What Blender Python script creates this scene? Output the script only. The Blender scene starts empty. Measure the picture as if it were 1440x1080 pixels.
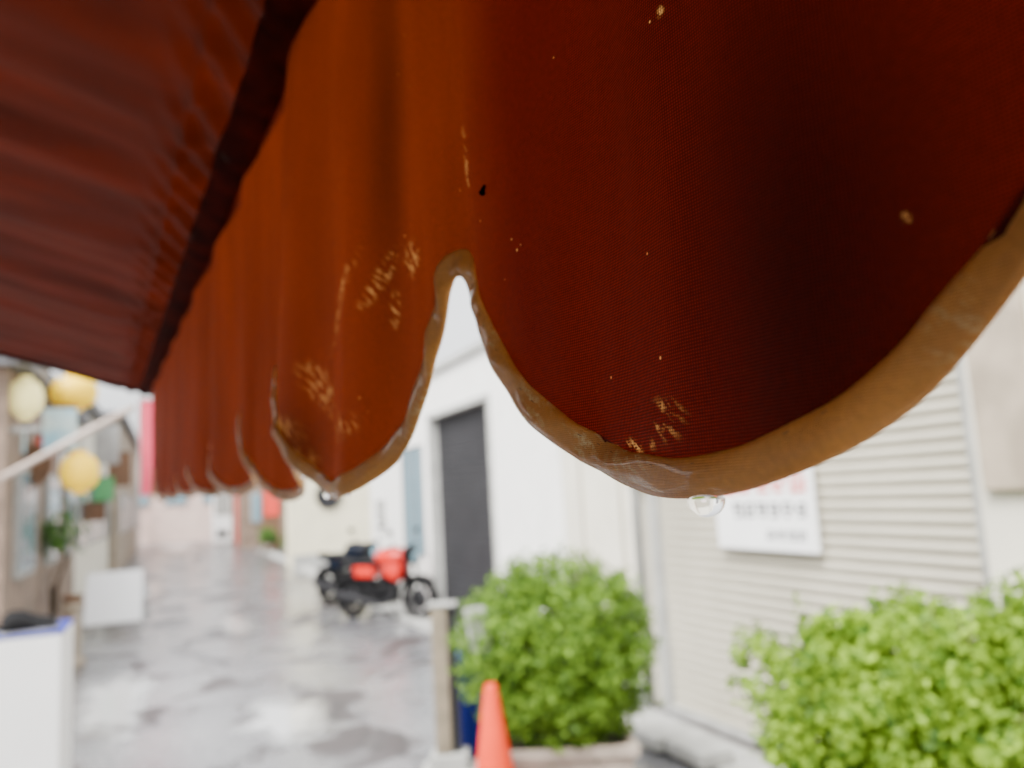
import bpy, math, random
from mathutils import Vector, Matrix, noise
random.seed(7)
R = math.radians
scene = bpy.context.scene
col = scene.collection
# ------------------------------------------------------------------ camera
F = 1120.0
PSI, TH, RO = R(23.4), R(7.5), R(-3.3)
C0 = Vector((0, 0, 1.75))
RM = Matrix.Rotation(-PSI, 3, 'Z') @ Matrix.Rotation(R(90) + TH, 3, 'X') @ Matrix.Rotation(RO, 3, 'Z')
cam_d = bpy.data.cameras.new('camera'); cam = bpy.data.objects.new('camera', cam_d); col.objects.link(cam)
cam.matrix_world = Matrix.Translation(C0) @ RM.to_4x4()
cam_d.sensor_width = 36; cam_d.lens = 28; cam_d.clip_start = 0.01; cam_d.clip_end = 500
cam_d.dof.use_dof = True; cam_d.dof.focus_distance = 0.205; cam_d.dof.aperture_fstop = 10.0
scene.camera = cam
def ray(px, py): return RM @ Vector(((px - 720) / F, (540 - py) / F, -1))
def gz(px, py, z=0.0):
    d = ray(px, py); return C0 + d * ((z - C0.z) / d.z)
def onx(px, py, X):
    d = ray(px, py); return C0 + d * (X / d.x)
def ony(px, py, Y):
    d = ray(px, py); return C0 + d * (Y / d.y)
def ond(px, py, dep): return C0 + ray(px, py) * dep

# ------------------------------------------------------------------ materials
def nt(name):
    m = bpy.data.materials.new(name); m.use_nodes = True
    t = m.node_tree; return m, t, t.nodes['Principled BSDF']
def mat(name, c, rough=.6, var=.15, scale=6, bump=.1, metal=0, spec=.5, c2=None, dist=.01, glow=0):
    m, t, p = nt(name)
    n = t.nodes.new('ShaderNodeTexNoise'); n.inputs['Scale'].default_value = scale; n.inputs['Detail'].default_value = 6
    tc = t.nodes.new('ShaderNodeTexCoord')
    t.links.new(tc.outputs['Object'], n.inputs['Vector'])
    r = t.nodes.new('ShaderNodeValToRGB')
    r.color_ramp.elements[0].position = .35; r.color_ramp.elements[1].position = .68
    a = c2 if c2 else tuple(x * (1 - 2 * var) for x in c)
    r.color_ramp.elements[0].color = (*a, 1); r.color_ramp.elements[1].color = (*c, 1)
    t.links.new(n.outputs['Fac'], r.inputs['Fac']); t.links.new(r.outputs['Color'], p.inputs['Base Color'])
    p.inputs['Roughness'].default_value = rough; p.inputs['Metallic'].default_value = metal
    p.inputs['Specular IOR Level'].default_value = spec
    if glow:
        p.inputs['Emission Color'].default_value = (*c, 1); p.inputs['Emission Strength'].default_value = glow
    if bump:
        b = t.nodes.new('ShaderNodeBump'); b.inputs['Strength'].default_value = bump; b.inputs['Distance'].default_value = dist
        n2 = t.nodes.new('ShaderNodeTexNoise'); n2.inputs['Scale'].default_value = scale * 8; n2.inputs['Detail'].default_value = 4
        t.links.new(tc.outputs['Object'], n2.inputs['Vector'])
        t.links.new(n2.outputs['Fac'], b.inputs['Height']); t.links.new(b.outputs['Normal'], p.inputs['Normal'])
    return m
def leafmat(name, cd, cl, tr=.45):
    m, t, p = nt(name)
    g = t.nodes.new('ShaderNodeNewGeometry'); r = t.nodes.new('ShaderNodeValToRGB')
    r.color_ramp.elements[0].color = (*cd, 1); r.color_ramp.elements[1].color = (*cl, 1)
    t.links.new(g.outputs['Random Per Island'], r.inputs['Fac'])
    t.links.new(r.outputs['Color'], p.inputs['Base Color']); p.inputs['Roughness'].default_value = .55; p.inputs['Specular IOR Level'].default_value = .25
    tl = t.nodes.new('ShaderNodeBsdfTranslucent'); t.links.new(r.outputs['Color'], tl.inputs['Color'])
    mx = t.nodes.new('ShaderNodeMixShader'); mx.inputs[0].default_value = tr
    t.links.new(p.outputs[0], mx.inputs[1]); t.links.new(tl.outputs[0], mx.inputs[2])
    t.links.new(mx.outputs[0], t.nodes['Material Output'].inputs[0])
    return m
M = {}
M['white'] = mat('white_plaster', (.86, .85, .82), .7, .04, 3, .15)
M['cream'] = mat('cream_plaster', (.72, .68, .57), .7, .06, 3, .15)
M['beige'] = mat('beige_concrete', (.44, .36, .27), .75, .18, 5, .2)
M['shutter'] = mat('cream_enamel_steel', (.50, .465, .375), .5, .06, 2, .03, spec=.25)
M['dshutter'] = mat('charcoal_steel', (.028, .028, .031), .6, .1, 3, .05, spec=.15)
M['grey'] = mat('grey_metal', (.22, .23, .25), .4, .1, 5, .05, .4)
M['lgrey'] = mat('light_grey_concrete', (.38, .38, .36), .7, .12, 5, .2)
M['dark'] = mat('dark_rubber', (.010, .010, .011), .7, .2, 8, .1, spec=.12)
M['black'] = mat('black_metal', (.008, .008, .009), .5, .2, 8, .05, spec=.15)
M['maroon'] = mat('dark_maroon_cloth', (.095, .0065, .0020), .85, .35, 30, .2, spec=.03, dist=.002)
M['chrome'] = mat('chrome', (.4, .4, .42), .25, .05, 5, 0, 1)
M['red'] = mat('red_paint', (.62, .018, .01), .3, .1, 5, .02, spec=.3)
M['navy'] = mat('navy_paint', (.005, .008, .016), .4, .1, 5, .02, spec=.12)
M['blue'] = mat('blue_plastic', (.008, .022, .30), .45, .1, 5, .05, spec=.2)
M['orange'] = mat('orange_plastic', (.75, .05, .01), .5, .06, 6, .05, spec=.3)
M['green'] = mat('green_signboard', (.10, .38, .14), .5, .1, 6, .05)
M['terra'] = mat('pale_pot_clay', (.50, .41, .34), .75, .14, 7, .2)
M['soil'] = mat('soil', (.05, .035, .02), .9, .2, 20, .5)
M['bark'] = mat('bark', (.10, .07, .04), .85, .2, 20, .5)
M['glass'] = mat('window_glass', (.20, .32, .38), .08, .1, 1, 0)
M['yellow'] = mat('yellow_lamp_paper', (.98, .62, .01), .5, .05, 5, .05, glow=.45)
M['paleyellow'] = mat('pale_yellow_lamp_paper', (.98, .86, .35), .5, .05, 5, .05, glow=.6)
M['wood'] = mat('weathered_wood', (.18, .09, .045), .7, .2, 10, .2)
M['brown'] = mat('brown_cladding', (.26, .18, .13), .7, .25, 4, .2)
M['pink'] = mat('pink_banner_cloth', (.75, .06, .12), .7, .1, 6, .1)
M['poster'] = mat('poster_ink', (.25, .55, .75), .5, .1, 3, 0, c2=(.75, .85, .8))
M['pinkwall'] = mat('pale_pink_plaster', (.66, .50, .44), .7, .08, 2, .1)
M['roof'] = mat('grey_roof', (.12, .12, .13), .6, .15, 6, .2)
M['paper'] = mat('sign_white', (.93, .93, .93), .45, .02, 3, 0)
M['inkred'] = mat('red_ink', (.75, .05, .03), .5, .05, 3, 0)
M['inkblack'] = mat('black_ink', (.03, .03, .035), .5, .05, 3, 0)
M['leaf_a'] = leafmat('dense_leaf', (.020, .065, .008), (.24, .42, .035), .36)
M['leaf_b'] = leafmat('fresh_leaf', (.025, .09, .008), (.36, .56, .035), .36)
M['leaf_c'] = leafmat('far_leaf', (.04, .11, .02), (.12, .26, .04), .4)
m, t, p = nt('water'); p.inputs['Base Color'].default_value = (1, 1, 1, 1); p.inputs['Roughness'].default_value = .0
p.inputs['Transmission Weight'].default_value = 1; p.inputs['IOR'].default_value = 1.33; M['water'] = m
m, t, p = nt('glare_water_film'); p.inputs['Base Color'].default_value = (.42, .42, .42, 1); p.inputs['Roughness'].default_value = .10  # wet film whose pale base colour paints in part of the sky glare
p.inputs['Specular IOR Level'].default_value = 1.0; p.inputs['IOR'].default_value = 2.6
tcx = t.nodes.new('ShaderNodeTexCoord'); nx_ = t.nodes.new('ShaderNodeTexNoise'); nx_.inputs['Scale'].default_value = 9
bx_ = t.nodes.new('ShaderNodeBump'); bx_.inputs['Strength'].default_value = .15; bx_.inputs['Distance'].default_value = .01
t.links.new(tcx.outputs['Object'], nx_.inputs['Vector']); t.links.new(nx_.outputs['Fac'], bx_.inputs['Height']); t.links.new(bx_.outputs[0], p.inputs['Normal'])
uvn = t.nodes.new('ShaderNodeUVMap'); uvn.uv_map = 'uv'
ln = t.nodes.new('ShaderNodeVectorMath'); ln.operation = 'LENGTH'; t.links.new(uvn.outputs[0], ln.inputs[0])
nz2 = t.nodes.new('ShaderNodeTexNoise'); nz2.inputs['Scale'].default_value = 3.5; nz2.inputs['Detail'].default_value = 8; t.links.new(tcx.outputs['Object'], nz2.inputs['Vector'])
ad = t.nodes.new('ShaderNodeMath'); ad.operation = 'ADD'; t.links.new(ln.outputs['Value'], ad.inputs[0]); t.links.new(nz2.outputs['Fac'], ad.inputs[1])
mrn = t.nodes.new('ShaderNodeMapRange'); mrn.inputs[1].default_value = .85; mrn.inputs[2].default_value = 1.35; mrn.inputs[3].default_value = 1; mrn.inputs[4].default_value = 0
t.links.new(ad.outputs[0], mrn.inputs[0]); t.links.new(mrn.outputs[0], p.inputs['Alpha'])
M['glare_puddle'] = m
m, t, p = nt('wet_asphalt')
tc = t.nodes.new('ShaderNodeTexCoord')
def noi(sc, det=5, stretch=None, dis=0):
    n = t.nodes.new('ShaderNodeTexNoise'); n.inputs['Scale'].default_value = sc; n.inputs['Detail'].default_value = det; n.inputs['Distortion'].default_value = dis
    if stretch:
        mp = t.nodes.new('ShaderNodeMapping'); mp.inputs['Scale'].default_value = stretch
        t.links.new(tc.outputs['Object'], mp.inputs['Vector']); t.links.new(mp.outputs[0], n.inputs['Vector'])
    else: t.links.new(tc.outputs['Object'], n.inputs['Vector'])
    return n
def ramp(src, a, b, ca, cb):
    r = t.nodes.new('ShaderNodeValToRGB'); r.color_ramp.elements[0].position = a; r.color_ramp.elements[1].position = b
    r.color_ramp.elements[0].color = (*ca, 1); r.color_ramp.elements[1].color = (*cb, 1)
    t.links.new(src, r.inputs['Fac']); return r
def mul(a, b, typ='MULTIPLY', f=1):
    x = t.nodes.new('ShaderNodeMix'); x.data_type = 'RGBA'; x.blend_type = typ; x.inputs[0].default_value = f
    t.links.new(a, x.inputs[6]); t.links.new(b, x.inputs[7]); return x.outputs[2]
n1 = noi(.55, 6); n3 = noi(1.3, 10, (1, .8, 1), .7); n4 = noi(45, 4); n5 = noi(14, 8)
c1 = ramp(n1.outputs['Fac'], .36, .64, (.12, .12, .13), (.20, .20, .205))
c2 = ramp(n3.outputs['Fac'], .38, .46, (.24, .17, .16), (1, 1, 1))
c3 = ramp(n5.outputs['Fac'], .35, .6, (.65, .64, .64), (1, 1, 1))
vo = t.nodes.new('ShaderNodeTexVoronoi'); vo.feature = 'DISTANCE_TO_EDGE'; vo.inputs['Scale'].default_value = .5
wob = t.nodes.new('ShaderNodeVectorMath'); wob.operation = 'ADD'; nw = noi(3, 7); t.links.new(tc.outputs['Object'], wob.inputs[0])
sc_ = t.nodes.new('ShaderNodeVectorMath'); sc_.operation = 'SCALE'; sc_.inputs['Scale'].default_value = .8; t.links.new(nw.outputs['Color'], sc_.inputs[0]); t.links.new(sc_.outputs[0], wob.inputs[1])
t.links.new(wob.outputs[0], vo.inputs['Vector'])
cr = ramp(vo.outputs['Distance'], .004, .018, (.18, .13, .12), (1, 1, 1))
t.links.new(mul(mul(mul(c1.outputs[0], c2.outputs[0]), c3.outputs[0]), cr.outputs[0]), p.inputs['Base Color'])
rr = ramp(n3.outputs['Fac'], .40, .50, (.45,) * 3, (.15,) * 3); t.links.new(rr.outputs[0], p.inputs['Roughness'])
p.inputs['Specular IOR Level'].default_value = .9; p.inputs['IOR'].default_value = 1.5
b = t.nodes.new('ShaderNodeBump'); b.inputs['Strength'].default_value = .35; b.inputs['Distance'].default_value = .008
t.links.new(n4.outputs['Fac'], b.inputs['Height']); t.links.new(b.outputs['Normal'], p.inputs['Normal'])
M['road'] = m

# ------------------------------------------------------------------ mesh builder
class MB:
    def __init__(s): s.v = []; s.f = []
    def add(s, vs, fs):
        o = len(s.v); s.v += [tuple(x) for x in vs]; s.f += [tuple(i + o for i in q) for q in fs]; return s
    def box(s, lo, hi, rot=None, piv=None):
        x0, y0, z0 = lo; x1, y1, z1 = hi
        vs = [Vector(q) for q in ((x0,y0,z0),(x1,y0,z0),(x1,y1,z0),(x0,y1,z0),(x0,y0,z1),(x1,y0,z1),(x1,y1,z1),(x0,y1,z1))]
        if rot is not None:
            pv = Vector(piv) if piv else sum(vs, Vector()) / 8
            vs = [rot @ (q - pv) + pv for q in vs]
        return s.add(vs, [(3,2,1,0),(4,5,6,7),(0,1,5,4),(1,2,6,5),(2,3,7,6),(3,0,4,7)])
    def tube(s, pts, r, n=10, cap=True):
        pts = [Vector(q) for q in pts]; rs = r if isinstance(r, (list, tuple)) else [r] * len(pts)
        vs = []; up = None
        for i, q in enumerate(pts):
            a = pts[max(i - 1, 0)]; b = pts[min(i + 1, len(pts) - 1)]; d = (b - a).normalized()
            if up is None: up = Vector((0, 0, 1)) if abs(d.z) < .9 else Vector((1, 0, 0))
            u = d.cross(up).normalized(); w = u.cross(d).normalized(); up = w
            for k in range(n):
                an = 2 * math.pi * k / n; vs.append(q + (u * math.cos(an) + w * math.sin(an)) * rs[i])
        fs = []
        for i in range(len(pts) - 1):
            for k in range(n): fs.append((i*n+k, i*n+(k+1)%n, (i+1)*n+(k+1)%n, (i+1)*n+k))
        if cap: fs.append(tuple(range(n))[::-1]); fs.append(tuple((len(pts)-1)*n+k for k in range(n)))
        return s.add(vs, fs)
    def lathe(s, prof, c=(0,0,0), n=24, axis='Z', sx=1, sy=1):
        vs = []; c = Vector(c)
        for r_, z in prof:
            for k in range(n):
                a = 2*math.pi*k/n; q = Vector((r_*math.cos(a)*sx, r_*math.sin(a)*sy, z))
                if axis == 'Y': q = Vector((q.x, q.z, q.y))
                if axis == 'X': q = Vector((q.z, q.x, q.y))
                vs.append(c + q)
        fs = []
        for i in range(len(prof)-1):
            for k in range(n): fs.append((i*n+k, i*n+(k+1)%n, (i+1)*n+(k+1)%n, (i+1)*n+k))
        if prof[0][0] > 1e-5: fs.append(tuple(range(n))[::-1])
        if prof[-1][0] > 1e-5: fs.append(tuple((len(prof)-1)*n+k for k in range(n)))
        return s.add(vs, fs)
    def ell(s, c, r, n=20, m=12, jit=0):
        prof = [(math.sin(math.pi*i/m), -math.cos(math.pi*i/m)) for i in range(m+1)]
        t_ = MB().lathe(prof, n=n)
        vs = [Vector((q[0]*r[0], q[1]*r[1], q[2]*r[2])) + Vector(c) for q in t_.v]
        return s.add(vs, t_.f)
    def torus(s, c, R0, r, axis='Y', n=32, m=10):
        prof = [(R0 + r*math.cos(2*math.pi*i/m), r*math.sin(2*math.pi*i/m)) for i in range(m+1)]
        t_ = MB(); t_.lathe(prof, c, n, axis); return s.add(t_.v, t_.f[:n*m])
    def build(s, name, m, parent=None, smooth=False, bevel=0, loc=None):
        me = bpy.data.meshes.new(name); me.from_pydata(s.v, [], s.f); me.update()
        o = bpy.data.objects.new(name, me); col.objects.link(o); me.materials.append(M[m] if isinstance(m, str) else m)
        if smooth:
            for q in me.polygons: q.use_smooth = True
        if bevel:
            bb = o.modifiers.new('bevel', 'BEVEL'); bb.width = bevel; bb.segments = 2; bb.limit_method = 'ANGLE'
        if parent: o.parent = parent
        if loc: o.location = loc
        return o
def tag(o, label=None, cat=None, group=None, kind=None):
    if label: o['label'] = label
    if cat: o['category'] = cat
    if group: o['group'] = group
    if kind: o['kind'] = kind
    return o
def empty(name, loc, label, cat, group=None, rz=0):
    o = bpy.data.objects.new(name, None); col.objects.link(o); o.location = loc; o.rotation_euler.z = rz
    o.empty_display_size = .1
    return tag(o, label, cat, group)

# ------------------------------------------------------------------ world, sun
w = bpy.data.worlds.new('World'); scene.world = w; w.use_nodes = True
wt = w.node_tree; bg = wt.nodes['Background']
sky = wt.nodes.new('ShaderNodeTexSky'); sky.sky_type = 'NISHITA'; sky.sun_disc = False
SE, SA = R(54), R(-122)
sky.sun_elevation = SE; sky.sun_rotation = SA; sky.air_density = 1.0; sky.dust_density = 5; sky.ozone_density = .5
hs = wt.nodes.new('ShaderNodeHueSaturation'); hs.inputs['Saturation'].default_value = .10
wt.links.new(sky.outputs[0], hs.inputs['Color']); wt.links.new(hs.outputs[0], bg.inputs[0]); bg.inputs[1].default_value = .74
sd = bpy.data.lights.new('sun', 'SUN'); sd.energy = 5.2; sd.angle = R(22); sd.color = (1, .965, .89)
so = bpy.data.objects.new('sun', sd); col.objects.link(so)
sdir = Vector((math.sin(SA)*math.cos(SE), math.cos(SA)*math.cos(SE), math.sin(SE)))
so.rotation_euler = sdir.to_track_quat('Z', 'Y').to_euler()

# ------------------------------------------------------------------ awning
D = .12
va = R(4.0); V = Vector((-math.sin(va), math.cos(va), 0)); N = Vector((math.cos(va), math.sin(va), 0))
ZT = .30
ctrl = [(-1,0),(-.3,.004),(.03,0),(.075,.002),(.115,-.002),(.15,-.001),(.185,.003),(.215,-.002),(.245,-.002),(.272,.001),(.30,-.005),(.335,-.007),(.37,-.020),(.42,-.015),(.465,-.027),(.50,-.030),
        (.54,-.016),(.59,.010),(.64,.006),(.70,-.006),(.74,-.015),(.78,-.004),(.83,.014),(.90,-.004),(.96,-.017),(1.02,.004),(1.08,.014),(1.2,-.015),(1.28,.012),(1.42,-.014),(1.5,.009),(1.62,-.012),(1.78,.012),(1.88,-.014),(2.05,.008),(2.2,-.01),(2.4,.004),(2.7,0)]
def hermite(tab, s):
    if s <= tab[0][0]: return tab[0][1]
    for i in range(len(tab)-1):
        if tab[i][0] <= s <= tab[i+1][0]:
            p1, p2 = tab[i], tab[i+1]; p0 = tab[max(i-1,0)]; p3 = tab[min(i+2,len(tab)-1)]
            h = p2[0]-p1[0]; u = (s-p1[0])/h
            m1 = (p2[1]-p0[1])/(p2[0]-p0[0]+1e-9)*h; m2 = (p3[1]-p1[1])/(p3[0]-p1[0]+1e-9)*h
            return (2*u**3-3*u*u+1)*p1[1]+(u**3-2*u*u+u)*m1+(-2*u**3+3*u*u)*p2[1]+(u**3-u*u)*m2
    return tab[-1][1]
def d0(s): return hermite(ctrl, s)
def dlt(s, z):
    tt = max(0, min(1, (ZT - z)/ZT)); wgt = .35 + .65*tt**.8
    fine = .0022*noise.noise(Vector((s*42, z*4, 3))) + .0030*noise.noise(Vector((s*17, z*6, 9))) + .0006*noise.noise(Vector((s*110, z*12, 5)))
    far = max(0, min(1, (s-.7)/.4))*.008*noise.noise(Vector((s*11, z*5, 6)))
    return d0(s + .010*math.sin(z*14)*tt)*wgt + (fine + far)*(.3+.7*tt)
def P(s, z, off=0.0): return C0 + V*s + N*(D + dlt(s, z) + off) + Vector((0,0,z + .013*max(0, s-.3)))
def sz(px, py):
    d = ray(px, py); k = D/d.dot(N); q = d*k; return q.dot(V), q.z - .013*max(0, q.dot(V)-.3)
path = []
S0 = .15; HW = .12
near = [(.010,.0800),(.018,.0745),(.04,.0540),(.069,.0275),(.0914,.0085),(.11,.0003),(.13,-.0028),(.15,-.0035),(.17,-.0030)]
rk = random.Random(12)
for k in range(-4, 10):
    c = S0 + .24*k; h = .080 + .003*math.sin(k*2.3); zb = -.003 + .002*math.sin(k*1.7)
    jz = rk.uniform(-.012, .012)
    if k >= 3: zb += jz
    na = 90 if -1 <= k <= 4 else 44
    for i in range(na):
        a = -math.pi/2 + math.pi*(i+.5)/na
        u = math.sin(a); hw = HW
        wq = .5; hh = h - (jz if k >= 3 else 0)
        if k == 0: zb = -.0035; hh = .085; wq = .66; hw = .140 if u < 0 else .1145
        if k == -1: hw = .100 if u > 0 else HW
        if k == 1: wq = .40 if u < 0 else .35; hh = .085 if u < 0 else h; zb = -.001; hw = .1145 if u < 0 else HW
        s_ = c + hw*u
        z_ = zb + hh*(wq*u*u + (1-wq)*(1-abs(math.cos(a))))
        if k == 0 and u < 0: z_ = hermite(near, s_)
        s_ += .0022*noise.noise(Vector((s_*20, 4, 2)))
        path.append([s_, z_ + .0010*noise.noise(Vector((s_*40, 0, 5)))])
    if k == 0:
        for j in range(1, 6): path.append([.2645 + .011*j/6, .0815 + .0012*math.sin(math.pi*j/6)])
path.sort(key=lambda q: q[0])
for it in range(9):
    q = [p[:] for p in path]
    for i in range(1, len(path)-1):
        q[i][0] = (path[i-1][0]+2*path[i][0]+path[i+1][0])/4; q[i][1] = (path[i-1][1]+2*path[i][1]+path[i+1][1])/4
    path = q
path = [p for p in path if p[0] < 2.45]
aw = empty('awning', (D, 1.0, 2.05), 'dark red fabric shop awning with scalloped valance and tan trim, hanging close overhead', 'awning')
parent_inv = Vector((D, 1.0, 2.05))
def uvmesh(name, rows, uvs, m, parent, smooth=True):
    nr, nc = len(rows), len(rows[0])
    me = bpy.data.meshes.new(name)
    vs = [tuple(p - parent_inv) for r in rows for p in r]
    fs = [(i*nc+j, i*nc+j+1, (i+1)*nc+j+1, (i+1)*nc+j) for i in range(nr-1) for j in range(nc-1)]
    me.from_pydata(vs, [], fs); me.update()
    fl = [u for r in uvs for u in r]
    ul = me.uv_layers.new(name='uv')
    for l in me.loops: ul.data[l.index].uv = fl[l.vertex_index]
    for q in me.polygons: q.use_smooth = smooth
    o = bpy.data.objects.new(name, me); col.objects.link(o); me.materials.append(m); o.parent = parent
    return o
def fabric(name, cbase, trans, glint_marks, shade_spots=[], tmix=.55, rough=.6, spec=.3, markc=(1.0,.52,.16), near_shade=None, wsc=400, wc=(.50, 2.4), dirtr=(.75, 1.1), wetness=0, fibre=(.85, 1.15), mamp=.85, drops=True, mscale=(1.9,.42,1)):
    m, t, p = nt(name)
    L = t.links.new
    uv = t.nodes.new('ShaderNodeUVMap'); uv.uv_map = 'uv'
    def math_(op, a, b=None):
        x = t.nodes.new('ShaderNodeMath'); x.operation = op
        for i, q in enumerate((a, b)):
            if q is None: continue
            if isinstance(q, (int, float)): x.inputs[i].default_value = q
            else: L(q, x.inputs[i])
        return x.outputs[0]
    def wv(dirn, sc):
        x = t.nodes.new('ShaderNodeTexWave'); x.bands_direction = dirn; x.inputs['Scale'].default_value = sc
        x.inputs['Distortion'].default_value = .5; x.inputs['Detail Scale'].default_value = .25
        L(uv.outputs[0], x.inputs['Vector']); return x.outputs['Fac']
    def ns(sc, det=4, stretch=None, rot=0):
        x = t.nodes.new('ShaderNodeTexNoise'); x.inputs['Scale'].default_value = sc; x.inputs['Detail'].default_value = det
        if stretch:
            mp = t.nodes.new('ShaderNodeMapping'); mp.inputs['Scale'].default_value = stretch
            src = uv.outputs[0]
            if rot:
                m0 = t.nodes.new('ShaderNodeMapping'); m0.inputs['Rotation'].default_value = (0, 0, rot); L(src, m0.inputs['Vector']); src = m0.outputs[0]
            L(src, mp.inputs['Vector']); L(mp.outputs[0], x.inputs['Vector'])
        else: L(uv.outputs[0], x.inputs['Vector'])
        return x.outputs['Fac']
    def mr(src, a, b, c=0, d=1, smooth=False):
        x = t.nodes.new('ShaderNodeMapRange'); x.inputs[1].default_value = a; x.inputs[2].default_value = b
        if smooth: x.interpolation_type = 'SMOOTHSTEP'
        x.inputs[3].default_value = c; x.inputs[4].default_value = d; L(src, x.inputs[0]); return x.outputs[0]
    wea = math_('MULTIPLY', wv('X', wsc), wv('Y', wsc))
    dirt = ns(14, 5, (1, .4, 1))
    fineN = ns(900, 3)
    def spots(lst, inner):
        acc = None
        for (s_, z_, rx, rz, ang, amt) in lst:
            mp = t.nodes.new('ShaderNodeMapping'); mp.vector_type = 'TEXTURE'
            mp.inputs['Location'].default_value = (s_, z_, 0); mp.inputs['Rotation'].default_value = (0, 0, ang); mp.inputs['Scale'].default_value = (rx, rz, 1)
            L(uv.outputs[0], mp.inputs['Vector'])
            ln = t.nodes.new('ShaderNodeVectorMath'); ln.operation = 'LENGTH'; L(mp.outputs[0], ln.inputs[0])
            g = mr(ln.outputs['Value'], inner, 1, amt, 0, True)
            acc = g if acc is None else math_('MAXIMUM', acc, g)
        return acc
    val = math_('MULTIPLY', mr(dirt, .3, .7, *dirtr), mr(wea, 0, 1, wc[0], wc[1]))
    val = math_('MULTIPLY', val, mr(ns(520, 2), .3, .7, *fibre))
    if shade_spots:
        dm = spots(shade_spots, .0)
        val = math_('MULTIPLY', val, math_('SUBTRACT', 1.0, dm))  # shade multiplied into the cloth colour
    sp_ = t.nodes.new('ShaderNodeSeparateXYZ'); L(uv.outputs[0], sp_.inputs[0])
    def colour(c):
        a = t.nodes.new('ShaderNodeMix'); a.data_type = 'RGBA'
        if near_shade:
            L(mr(math_('ADD', sp_.outputs[0], math_('MULTIPLY', ns(9, 3), .04)), near_shade[0], near_shade[1], 1, 0, True), a.inputs[0])
            a.inputs[7].default_value = (c[0]*near_shade[2], c[1]*near_shade[3], c[2]*near_shade[3], 1)  # near panel darker and redder: its shade is painted into the colour
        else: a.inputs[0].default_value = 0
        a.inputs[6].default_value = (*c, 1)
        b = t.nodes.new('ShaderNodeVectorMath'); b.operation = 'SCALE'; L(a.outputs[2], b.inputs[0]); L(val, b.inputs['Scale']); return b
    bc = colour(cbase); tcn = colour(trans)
    if glint_marks:
        acc = spots(glint_marks, .1)  # glints of the wet cloth, painted as light specks of colour
        sp = math_('MULTIPLY', mr(ns(210, 6, mscale, .9), .50, .59), mr(math_('ADD', fineN, math_('MULTIPLY', wea, .35)), .44, .70))
        mk = math_('MULTIPLY', math_('MULTIPLY', acc, sp), mamp)
        if drops:
            vor = t.nodes.new('ShaderNodeTexVoronoi'); vor.inputs['Scale'].default_value = 95; L(uv.outputs[0], vor.inputs['Vector'])
            pk = mr(vor.outputs['Distance'], .03, .05, .8, 0)
            sel = mr(ns(23, 2), .49, .56, 0, 1)
            mk = math_('MAXIMUM', mk, math_('MULTIPLY', pk, sel))
        mx = t.nodes.new('ShaderNodeMix'); mx.data_type = 'RGBA'; L(mk, mx.inputs[0]); L(bc.outputs[0], mx.inputs[6]); mx.inputs[7].default_value = (*markc, 1)
        L(mx.outputs[2], p.inputs['Base Color'])
        L(mr(mk, 0, 1, rough, .2), p.inputs['Roughness'])
        mx2 = t.nodes.new('ShaderNodeMix'); mx2.data_type = 'RGBA'; L(mk, mx2.inputs[0]); L(tcn.outputs[0], mx2.inputs[6]); mx2.inputs[7].default_value = (*[c*.8 for c in markc], 1)
        tco = mx2.outputs[2]
    else:
        L(bc.outputs[0], p.inputs['Base Color']); p.inputs['Roughness'].default_value = rough; tco = tcn.outputs[0]
    p.inputs['Specular IOR Level'].default_value = spec
    if wetness:
        p.inputs['Coat Weight'].default_value = wetness; p.inputs['Coat Roughness'].default_value = .10
    b = t.nodes.new('ShaderNodeBump'); b.inputs['Strength'].default_value = .7; b.inputs['Distance'].default_value = .0003
    L(math_('ADD', wea, math_('MULTIPLY', fineN, .8)), b.inputs['Height']); L(b.outputs[0], p.inputs['Normal'])
    tl = t.nodes.new('ShaderNodeBsdfTranslucent'); L(tco, tl.inputs['Color']); L(b.outputs[0], tl.inputs['Normal'])
    ms = t.nodes.new('ShaderNodeMixShader'); ms.inputs[0].default_value = tmix
    L(p.outputs[0], ms.inputs[1]); L(tl.outputs[0], ms.inputs[2]); L(ms.outputs[0], t.nodes['Material Output'].inputs[0])
    return m
def mk_(px, py, rx, rz, ang, amt=1):
    s_, z_ = sz(px, py); return (s_, z_, rx, rz, ang, amt)
glint_marks = [mk_(655,225,.0035,.018,-.15), mk_(592,365,.013,.011,.3), mk_(560,395,.026,.008,-.6,1), mk_(520,430,.042,.010,-.6,.95), mk_(435,475,.05,.010,-.5,1), mk_(490,545,.04,.014,.5,.95), mk_(455,600,.05,.012,.2,.9), mk_(430,520,.05,.009,-.6,1),
         mk_(945,590,.011,.007,.1,.7), mk_(1258,300,.0016,.004,.2,.3), mk_(935,18,.002,.002,.4,.9), mk_(450,650,.08,.012,0,1), mk_(530,600,.03,.009,0,1), mk_(573,435,.006,.012,.1,1), mk_(885,628,.02,.003,0,.8)]
shade_spots = [mk_(1135,400,.055,.135,0,.76), mk_(1060,600,.05,.03,0,.35), mk_(1000,80,.05,.10,0,.22), mk_(560,220,.028,.14,0,.42), mk_(470,640,.09,.04,0,.5), mk_(1420,150,.012,.05,0,.15)]  # shade on the valance, painted as soft dark spots
M['fabric'] = fabric('wine_red_awning_cloth', (.15, .007, .001), (.185, .0225, .0013), glint_marks, shade_spots, near_shade=(.230, .315, .50, .17))
M['canopy'] = fabric('wine_red_canopy_cloth', (.085, .006, .001), (.040, .0036, .0003), [], tmix=.5, dirtr=(.5, 1.2), wc=(.9, 1.2))
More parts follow.
